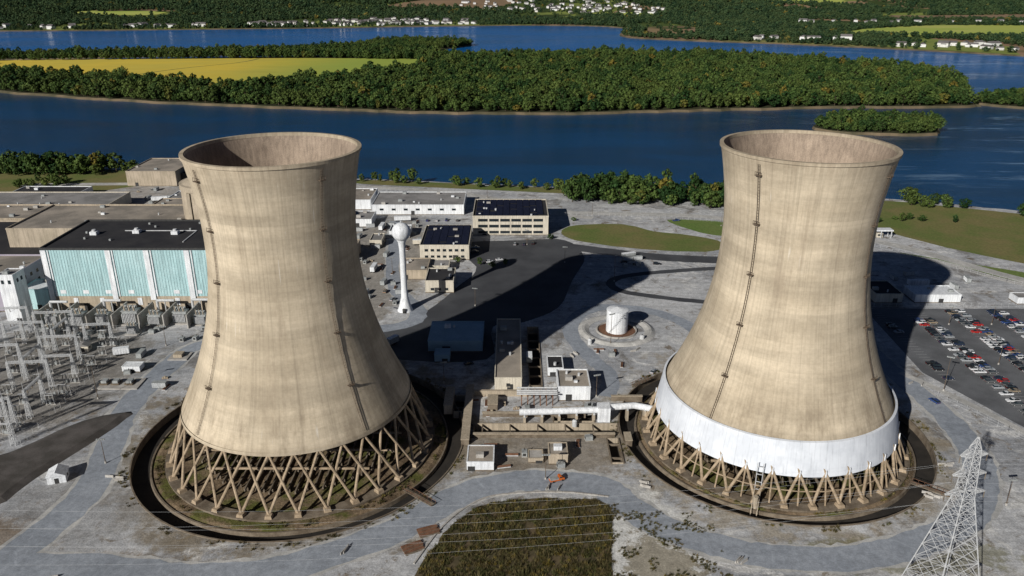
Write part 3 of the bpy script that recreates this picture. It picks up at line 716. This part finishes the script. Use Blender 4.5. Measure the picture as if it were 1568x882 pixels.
def pole(h):
    b=B('light_pole'); b.cyl((0,0,0),(0,0,.8),.4,.35,m_conc,8); b.cyl((0,0,.8),(0,0,h),.16,.08,m_ladder,8)
    b.box(-1.4,1.4,-.08,.08,h-.1,h+.1,m_steel)
    for x in(-1.2,-.4,.4,1.2): b.box(x-.3,x+.3,-.45,.1,h+.1,h+.55,m_eq)
    return b.mesh()
pm=pole(16);pm2=pole(10)
for (x,y,k) in((48,351,0),(60,437,0),(187,305,0),(-176,298,0),(-150,250,1),(36,300,1),(12,240,1),(168,225,1),(-168,350,1),(225,330,1),(225,375,1),(247,330,1),(247,375,1),(-20,400,1),(33,470,1),(10,505,1),(-72,450,1),(-75,380,1),(180,400,1),(-30,312,1),(150,548,1),(60,575,1),(-20,625,1)):
    inst('light_pole',pm2 if k else pm,(x,y,0),R.uniform(-.5,.5))
def fence(P):
    b=B('chain_link_fence')
    for i in range(len(P)-1):
        a=Vector((*P[i],0));c=Vector((*P[i+1],0));n=max(1,int((c-a).length/4))
        for k in range(n+1):
            q=a.lerp(c,k/n); b.cyl(q,q+Vector((0,0,2.6)),.06,.06,m_steel,4)
        for z in(.3,1.4,2.5): b.cyl(a+Vector((0,0,z)),c+Vector((0,0,z)),.035,.035,m_steel,3,False)
    b.done()
fence([(-128,652),(-50,630),(8,593),(36,575),(105,568),(150,558),(238,505),(290,436),(360,352)])
fence([(182,300),(196,272),(206,245)]); fence([(-188,262),(-188,368),(-262,368)]); fence([(196,398),(330,398)])
# ------------------------------------------------------------------ vehicles
def paint(name,c): 
    s=NT(name,.3,.5); s.col(s.mix(s.mr(s.noise(s.pos(),2.,3),.3,.7),c,tuple(x*.85 for x in c))); return s.m
m_tyre=simple('tyre_rubber',(.02,.02,.02),(.03,.03,.03),2.)
PC=[paint('car_paint_%s'%n,c) for n,c in(('white',(.62,.63,.65)),('silver',(.32,.34,.36)),('black',(.012,.012,.014)),('grey',(.10,.105,.11)),('blue',(.03,.06,.18)),('red',(.38,.02,.015)),('tan',(.25,.2,.14)),('navy',(.02,.03,.06)))]
def car(kind,p):
    b=B('parked_car')
    if kind=='sedan':
        body=[(-2.3,.35),(-2.35,.75),(-2.2,.98),(-1.5,1.03),(1.0,1.0),(2.0,.86),(2.3,.65),(2.3,.35)]; cab=[(-1.75,1.0),(-1.15,1.42),(.35,1.44),(1.15,.99)]; roof=[(-1.15,1.43),(-1.0,1.48),(.2,1.5),(.35,1.45)]
    elif kind=='suv':
        body=[(-2.3,.4),(-2.38,.8),(-2.35,1.1),(1.1,1.12),(2.15,1.0),(2.35,.75),(2.35,.4)]; cab=[(-2.3,1.1),(-2.05,1.68),(.35,1.7),(1.15,1.1)]; roof=[(-2.05,1.69),(-1.9,1.76),(.2,1.78),(.35,1.71)]
    else:
        body=[(-2.8,.45),(-2.85,.8),(-2.85,1.15),(1.3,1.15),(2.5,1.05),(2.7,.8),(2.7,.45)]; cab=[(-.75,1.14),(-.6,1.75),(.75,1.77),(1.4,1.14)]; roof=[(-.6,1.76),(-.5,1.83),(.6,1.85),(.75,1.78)]
    b.prism(body,.9,.82,p,.9); b.prism(cab,.82,.66,m_glass,1.2); b.prism(roof,.67,.60,p,1.45)
    x=-.3 if kind!='pickup' else .1
    b.prism([(x-.06,1.05),(x+.06,1.05),(x+.06,roof[2][1]-.03),(x-.06,roof[2][1]-.03)],.84,.675,p,1.2)
    if kind=='pickup': b.box(-2.7,-.95,-.72,.72,1.152,1.17,m_dark)
    for x in(-1.4,1.45):
        for s in(-1,1): b.cyl((x,s*.72,.34),(x,s*.93,.34),.34,.34,m_tyre,12); b.cyl((x,s*.93,.34),(x,s*.94,.34),.18,.18,m_steel,8)
    x=body[-1][0]
    for s in(-.6,.6): b.box(x-.05,x+.02,s-.2,s+.2,.62,.75,m_white); b.box(body[1][0]-.03,body[1][0]+.05,s-.18,s+.18,.7,.82,m_red)
    return b.mesh()
CM={(k,i):car(k,p) for k in('sedan','suv','pickup') for i,p in enumerate(PC)}
CW=[0,0,0,1,1,1,2,2,2,2,3,3,3,4,4,5,6,7,7,2]
def putcar(x,y,rz): inst('parked_car',CM[(R.choice(['sedan','sedan','suv','suv','pickup']),R.choice(CW))],(x,y,.045),rz)
for cx in COLS:
    y=263.4
    while y<391:
        ok=not(cx<200 and y<314) and not(cx<215 and y<278) and not(cx<220 and y>380)
        vis=(cx< .655*(.93*y+61.6)+4)
        dens=.82 if y>320 else .6
        if cx<200: dens=.35
        if ok and vis and R.random()<dens: putcar(cx+R.uniform(-.3,.3),y,R.choice([0,math.pi])+R.uniform(-.04,.04))
        y+=2.9
for (x,y,a) in((-14,470,.3),(-8,474,.3),(2,505,1.5),(8,505,1.5),(14,507,1.5),(-24,498,0),(-24,490,0),(70,470,.2),(78,468,.2),(90,466,.1),(-70,500,1.5),(-72,420,1.5),(-90,600,0),(-62,560,1.57),(-55,560,1.57),(-48,561,1.57),(-40,560,1.57),(-66,408,1.2),(28,520,1.5),(178,295,1.9),(-20,330,.4),(64,322,1.),(-138,352,.2),(120,560,.3),(-260,560,.4),(-210,600,.2),(-230,640,0),(-300,650,0)): putcar(x,y,a)
b=B('work_truck',(16,239,.05),.35); mo=paint('orange_paint',(.55,.13,.02)); b.prism([(-2.8,.5),(-2.8,1.1),(.6,1.1),(.6,2.1),(1.5,2.1),(1.9,1.3),(2.6,1.2),(2.6,.5)],.95,.9,mo,1.2); b.prism([(.75,1.45),(.75,1.95),(1.45,1.95),(1.72,1.45)],.96,.92,m_glass,1.5); b.box(-2.7,.4,-1,1,1.1,1.5,m_eq)
for x in(-1.7,1.8):
    for s in(-1,1): b.cyl((x,s*.75,.4),(x,s*1.0,.4),.4,.4,m_tyre,12)
b.done()
def trailer(x,y,l,rz,m):
    b=B('trailer',(x,y,0),rz); b.box(-l/2,l/2,-1.3,1.3,1.,3.7,m); b.box(-l/2-.05,l/2+.05,-1.35,1.35,3.7,3.85,m_white); b.box(-l/2,l/2,-.5,.5,.7,1.,m_dark)
    for q in(-l/2+1.5,-l/2+2.7):
        for s in(-1,1): b.cyl((q,s*.9,.5),(q,s*1.25,.5),.5,.5,m_tyre,12)
    b.box(l/2-1.5,l/2-1.3,-.8,.8,0,1.,m_dark); i=-l/2+1
    while i<l/2-1: b.box(i,i+.06,-1.36,-1.3,1.1,3.6,m_steel); i+=1.2
    b.done()
for a in((-80,560,12,.1,m_white),(-92,540,10,1.5,m_white),(-84,455,9,1.5,m_white),(-62,505,8,0,m_cream),(235,430,12,0,m_white),(74,478,9,.4,m_eq),(-280,615,12,.2,m_white),(-350,600,12,0,m_white),(-240,570,12,1.,m_cream),(8,333,6,1.57,m_eq),(-185,340,7,.3,m_white),(-58,352,6,.9,m_eq)): trailer(*a)
jb=B('concrete_barrier'); jb.prism([(-.3,0),(-.15,.3),(-.1,.85),(.1,.85),(.15,.3),(.3,0)],1.5,1.5,m_conc); jm=jb.mesh()
for cx,cy in((-137,188),(-52,203),(72,196),(46,237),(146,230),(160,250),(-142,240),(15,236),(178,310),(30,340),(60,345)):
    a=R.uniform(0,3.1)
    for i in range(R.randint(2,4)): inst('concrete_barrier',jm,(cx+R.uniform(-2.5,2.5),cy+R.uniform(-2,2),.04),a+R.uniform(-.3,.3))
def clutter(kind):
    b=B(kind)
    if kind=='shipping_container':
        b.box(-3,3,-1.2,1.2,.15,2.6,m_eq)
        for i in range(18): b.box(-2.9+i*.33,-2.8+i*.33,-1.26,1.26,.25,2.5,m_white)
        b.box(-3.03,3.03,-1.23,1.23,0,.14,m_dark)
    elif kind=='crate_stack':
        for i in range(3): b.box(-1.2+i*.9,-.5+i*.9,-.5,.5,0,.8+.4*(i%2),m_conc_tan)
        b.box(-1.3,1.5,-.6,.6,-.0,.1,m_rust)
    elif kind=='pipe_stack':
        for i in range(4): b.cyl((-2.5,-.6+i*.4,.2),(2.5,-.6+i*.4,.2),.19,.19,m_steel,8)
        for i in range(3): b.cyl((-2.5,-.4+i*.4,.53),(2.5,-.4+i*.4,.53),.19,.19,m_rust,8)
    else:
        b.box(-1.4,1.4,-1,1,.2,1.9,m_eq); b.box(-1.5,1.5,-1.1,1.1,0,.2,m_conc); b.cyl((.8,0,1.9),(.8,0,2.7),.15,.15,m_dark,8); b.box(-1.42,-1.38,-.6,.6,.5,1.6,m_dark)
    return b.mesh()
CL={k:clutter(k) for k in('shipping_container','crate_stack','pipe_stack','generator_unit')}
areas=[(-112,-62,395,560,46,None),(-420,-205,555,650,36,['shipping_container','generator_unit','crate_stack']),(-20,45,284,304,20,['pipe_stack','crate_stack','generator_unit']),(-14,36,244,266,9,['generator_unit','crate_stack','pipe_stack']),(30,70,322,350,5,None),(-240,-155,355,390,30,['generator_unit']),(-190,-150,300,345,5,None),(50,120,462,476,6,['shipping_container','generator_unit']),(200,300,425,450,5,['shipping_container'])]
for (x0,x1,y0,y1,n,ks) in areas:
    for i in range(n):
        k=R.choice(ks or list(CL)); inst(k,CL[k],(R.uniform(x0,x1),R.uniform(y0,y1),.03),R.choice([0,1.57,.2,1.4]))
# ------------------------------------------------------------------ vegetation
def tree_proto(name,h,rw,nl,nq,qs,mat,seed,limbs=True):
    r=random.Random(seed); b=B(name); th=h*.35
    b.cyl((0,0,-.3),(0,0,th),h*.022,h*.014,m_bark,6)
    lobes=[]
    for i in range(nl):
        t=i/max(1,nl-1); a=i*2.4+r.uniform(-.5,.5); zz=h*(.22+.62*t)
        pr=rw*math.sin(math.pi*min(1,.22+.74*(1-t)))**.7*r.uniform(.45,.9)*(0.15 if i==nl-1 else 1)
        lobes.append((Vector((pr*math.cos(a),pr*math.sin(a),zz)),rw*r.uniform(.34,.58)*(1.-.25*t)))
    for c,lr in lobes:
        if limbs: b.cyl((0,0,th*.8+(c.z-th)*.3),tuple(c),h*.009,h*.003,m_bark,4,False)
        vs=[];fs=[]
        for q in range(nq):
            d=Vector((r.gauss(0,1),r.gauss(0,1),r.gauss(.15,1))).normalized()
            p=c+Vector((d.x*lr,d.y*lr,d.z*lr*.8))*r.uniform(.6,1.12)
            nn=(d+Vector((r.uniform(-.6,.6),r.uniform(-.6,.6),r.uniform(-.4,.6)))).normalized()
            u=nn.cross(Vector((r.uniform(-1,1),r.uniform(-1,1),r.uniform(-1,1)))).normalized(); w=nn.cross(u)
            s1=qs*r.uniform(.6,1.3); s2=qs*r.uniform(.5,1.1); o=len(vs)
            vs+=[tuple(p-u*s1),tuple(p-w*s2),tuple(p+u*s1),tuple(p+w*s2*.9)]; fs.append((o,o+1,o+2,o+3))
        b.add(vs,fs,mat)
    return b.done(link=False)
def tuft(name,seed):
    r=random.Random(seed); b=B(name); vs=[];fs=[]
    for i in range(26):
        a=r.uniform(0,6.28); d=r.uniform(0,.55); x,y=d*math.cos(a),d*math.sin(a); l=r.uniform(.35,1.0); t=r.uniform(0,6.28); w=.09
        o=len(vs); vs+=[(x-w*math.cos(t),y-w*math.sin(t),0),(x+w*math.cos(t),y+w*math.sin(t),0),(x+.4*l*math.cos(a),y+.4*l*math.sin(a),l)]; fs.append((o,o+1,o+2))
    b.add(vs,fs,m_blade); return b.done(link=False)
def scatter(name,protos,pts,scl):
    coll=bpy.data.collections.new(name+'_source')
    for p in protos: coll.objects.link(p)
    me=bpy.data.meshes.new(name); me.from_pydata(pts,[],[]); n=len(pts)
    a=me.attributes.new('rot','FLOAT_VECTOR','POINT'); fl=[]
    for i in range(n): fl+=[0,0,R.uniform(0,6.28)]
    a.data.foreach_set('vector',fl)
    a=me.attributes.new('scl','FLOAT_VECTOR','POINT'); fl=[]
    for s in scl: k=R.uniform(.88,1.18); fl+=[s*k,s*k,s/k]
    a.data.foreach_set('vector',fl)
    a=me.attributes.new('idx','INT','POINT'); a.data.foreach_set('value',[R.randrange(len(protos)) for _ in range(n)])
    ob=bpy.data.objects.new(name,me); bpy.context.scene.collection.objects.link(ob)
    g=bpy.data.node_groups.new(name,'GeometryNodeTree'); g.interface.new_socket('Geometry',in_out='INPUT',socket_type='NodeSocketGeometry'); g.interface.new_socket('Geometry',in_out='OUTPUT',socket_type='NodeSocketGeometry')
    gi=g.nodes.new('NodeGroupInput');go=g.nodes.new('NodeGroupOutput'); ip=g.nodes.new('GeometryNodeInstanceOnPoints'); ci=g.nodes.new('GeometryNodeCollectionInfo')
    ci.inputs['Collection'].default_value=coll; ci.inputs['Separate Children'].default_value=True; ci.inputs['Reset Children'].default_value=True
    def na(t,nm):
        q=g.nodes.new('GeometryNodeInputNamedAttribute'); q.data_type=t; q.inputs['Name'].default_value=nm; return q.outputs['Attribute']
    L=g.links.new; L(gi.outputs[0],ip.inputs['Points']); L(ci.outputs[0],ip.inputs['Instance']); ip.inputs['Pick Instance'].default_value=True
    L(na('INT','idx'),ip.inputs['Instance Index']); L(na('FLOAT_VECTOR','rot'),ip.inputs['Rotation']); L(na('FLOAT_VECTOR','scl'),ip.inputs['Scale']); L(ip.outputs[0],go.inputs[0])
    md=ob.modifiers.new('scatter','NODES'); md.node_group=g; return ob
TP=[tree_proto('tree_a',15,5.6,12,44,.82,m_leaf,1),tree_proto('tree_b',18,4.8,13,42,.8,m_leaf,2),tree_proto('tree_c',12,5.8,10,46,.84,m_leaf,3),tree_proto('tree_d',15,6.6,13,42,.86,m_leaf,4)]
FP=[tree_proto('far_tree_a',14,7.5,7,20,1.9,m_leafd,11,False),tree_proto('far_tree_b',16,7.,7,20,1.8,m_leafd,12,False),tree_proto('far_tree_c',12,8.,7,20,2.,m_leafd,13,False)]
def fill(poly,sp,avoid=(),inset=0,dens=1.,view=True):
    P=offset(poly,inset) if inset else poly
    xs=[p[0] for p in P];ys=[p[1] for p in P]; out=[]
    y=min(ys)
    while y<max(ys):
        x=min(xs)
        while x<max(xs):
            px,py=x+R.uniform(-.48,.48)*sp,y+R.uniform(-.48,.48)*sp
            if R.random()<dens and (not view or abs(px)<.72*(.93*py+62)+60) and inpoly(px,py,P) and not any(inpoly(px,py,a) for a in avoid): out.append((px,py,-.1))
            x+=sp
        y+=sp
    return out
pts=fill(midr,9.8,[field],1.5)
big=lambda x,y:.78+.8*abs(mnoise.noise(Vector((x/45,y/45,1))))+R.uniform(-.2,.48)
scatter('island_forest',TP,pts,[big(p[0],p[1]) for p in pts])
pts=fill(strip,9,[],0)+fill(isl,7.5,[],.0)+fill(isr,9,[],.5)
scatter('islet_trees',TP,pts,[R.uniform(.65,1.2)*(.85 if p[1]<1030 else 1) for p in pts])
pts=[];sc=[]
def band(P,dens,s0,s1,sp=7):
    q=fill(P,sp,[],0,dens); pts.extend(q); sc.extend([R.uniform(s0,s1) for _ in q])
band([(-700,690),(-480,700),(-370,700),(-355,724),(-478,729),(-700,732)],.9,.8,1.3)
band([(-360,712),(-250,694),(-240,710),(-350,726)],.7,.5,.8)
band([(-240,700),(-135,676),(-20,656),(42,645),(45,655),(-130,688),(-240,710)],.65,.4,.8)
band([(42,612),(100,600),(172,586),(260,590),(296,618),(170,633),(45,656)],.85,.75,1.2)
band([(300,600),(380,565),(390,580),(300,620)],.3,.55,.95)
band([(390,560),(480,520),(560,485),(560,500),(400,575)],.5,.5,.9)
band([(265,540),(330,530),(330,560),(265,580)],.05,.3,.5)
band([(-420,655),(-380,655),(-380,680),(-420,680)],.6,.5,.8)
for x,y,s in((26,517,.35),(-34,470,.3),(-20,465,.35),(-12,462,.3),(-4,466,.3),(45,560,.3)): pts.append((x,y,0)); sc.append(s)
scatter('shoreline_trees',TP,pts,sc)
# far side
vil=[(-640,3020,330,110,46),(-430,3180,260,120,44),(-250,3040,120,40,16),(-830,2970,100,60,14),(150,4100,420,380,80),(420,3800,260,260,44),(-1700,2790,300,70,18),(-1200,2870,200,60,14),(1100,2080,180,40,12),(1350,2000,250,50,14),(780,2300,150,50,10),(600,5200,600,300,40),(1500,3100,500,80,18),(-1500,4600,500,300,30)]
hp=[]
for (cx,cy,rx,ry,n) in vil:
    for i in range(n):
        a=R.uniform(0,6.28); q=math.sqrt(R.random()); x,y=cx+q*math.cos(a)*rx,cy+q*math.sin(a)*ry; hp.append((x,y,hz(x,y)))
m_hroof=simple('house_roof',(.16,.15,.15),(.10,.09,.09),.02)
m_hwall=simple('house_siding',(.70,.71,.72),(.55,.53,.50),.02)
def house(name,w,d,h,wm):
    b=B(name); b.box(-w/2,w/2,-d/2,d/2,0,h,wm); b.prism([(-w/2-.4,h),(0,h+w*.32),(w/2+.4,h)],d/2+.4,d/2+.4,m_hroof)
    for i in range(3): b.box(-w/2-.05,-w/2,-d/2+1+i*d/3,-d/2+2.2+i*d/3,1,2.4,m_glass)
    for i in range(2): b.box(-w/2+1.5+i*w/2,-w/2+2.7+i*w/2,-d/2-.05,-d/2,1,2.4,m_glass)
    return b.done(link=False)
scatter('distant_village',[house('house_a',11,16,7,m_hwall),house('house_b',10,13,7,m_hwall),house('house_c',13,22,7,m_hwall)],hp,[R.uniform(.8,1.4) for _ in hp])
pts=[];sc=[];grid={}
for h_ in hp: grid[(int(h_[0]//30),int(h_[1]//30))]=1
def invil(x,y): return any(((x-cx)/rx)**2+((y-cy+15)/(ry+25))**2<1.1 for cx,cy,rx,ry,n in vil)
def far_ok(x,y):
    if any(inpoly(x,y,f) for f in FF): return False
    gx,gy=int(x//30),int(y//30)
    if (gx,gy) in grid: return False
    if (gx,gy+1) in grid or (gx,gy+2) in grid: return R.random()<.25
    if invil(x,y) and R.random()<.4: return False
    return mnoise.noise(Vector((x/330,y/420,7)))<.24 or R.random()<.08
for p in fill(offset(fars,3),16,[],0,.95):
    if p[1]<3400 and far_ok(p[0],p[1]): pts.append((p[0],p[1],hz(p[0],p[1])-.1)); sc.append(R.uniform(.6,1.25)*(.65 if invil(p[0],p[1]) else 1))
y=3400
while y<8200:
    sp=20+(y-3400)*.006; x=-.72*(.93*y+62)
    while x<.72*(.93*y+62):
        px,py=x+R.uniform(-.5,.5)*sp,y+R.uniform(-.5,.5)*sp
        if far_ok(px,py): pts.append((px,py,hz(px,py)-.5)); sc.append(R.uniform(.7,1.6)*(1+(y-3400)*.00012)*(.6 if invil(px,py) else 1))
        x+=sp
    y+=sp
scatter('distant_woods',FP,pts,sc)
TF=[tuft('tuft_a',1),tuft('tuft_b',2),tuft('tuft_c',3)]
pts=fill(fg,.85,[],.3,.9,False); pts=[(p[0],p[1],.02) for p in pts if p[1]>180 and mnoise.noise(Vector((p[0]/4,p[1]/4,9)))>-.3]
sc=[R.uniform(.5,1.2)*(1+1.3*max(0,mnoise.noise(Vector((p[0]/6,p[1]/6,0))))) for p in pts]
for i in range(2600):
    T=R.choice([TL,TR]); a=R.uniform(0,6.28); r=R.choice([R.uniform(T[2]+.5,T[2]+4),R.uniform(50,T[2]-8)])
    x,y=T[0]+r*math.cos(a),T[1]+r*math.sin(a)
    if mnoise.noise(Vector((x/9,y/9,2)))>.05: pts.append((x,y,.0 if r>T[2] else -1.25)); sc.append(R.uniform(.4,1.1))
for i in range(2200):
    x,y=R.uniform(30,66),R.uniform(180,226)
    if mnoise.noise(Vector((x/6,y/6,4)))>.12: pts.append((x,y,.02)); sc.append(R.uniform(.3,.8))
scatter('scrub_grass',TF,pts,sc)
# ------------------------------------------------------------------ camera, light
c=bpy.data.cameras.new('camera');co=bpy.data.objects.new('camera',c);bpy.context.scene.collection.objects.link(co)
c.lens=1220/1568*36;c.sensor_width=36;c.clip_start=1;c.clip_end=40000;co.location=(0,0,168);co.rotation_euler=(rad(90-21.5),0,0)
bpy.context.scene.camera=co
el=rad(25.9); az=math.atan2(-.583,-.812)
d=Vector((math.sin(az)*math.cos(el),math.cos(az)*math.cos(el),math.sin(el)))
l=bpy.data.lights.new('sun','SUN'); l.energy=5.0; l.angle=rad(.5); l.color=(1,.96,.89)
lo=bpy.data.objects.new('sun',l); bpy.context.scene.collection.objects.link(lo); lo.location=(0,0,400); lo.rotation_euler=d.to_track_quat('Z','Y').to_euler()
w=bpy.data.worlds.new('World');bpy.context.scene.world=w;w.use_nodes=True
sk=w.node_tree.nodes.new('ShaderNodeTexSky'); sk.sky_type='NISHITA'; sk.sun_disc=False; sk.sun_elevation=el; sk.sun_rotation=az%(2*math.pi); sk.altitude=100
sk.air_density=.26; sk.dust_density=.03; sk.ozone_density=1.2
w.node_tree.links.new(sk.outputs[0],w.node_tree.nodes['Background'].inputs[0]); w.node_tree.nodes['Background'].inputs[1].default_value=.05
sc_=bpy.context.scene; sc_.view_settings.view_transform='Standard'; sc_.view_settings.look='None'; sc_.view_settings.exposure=0
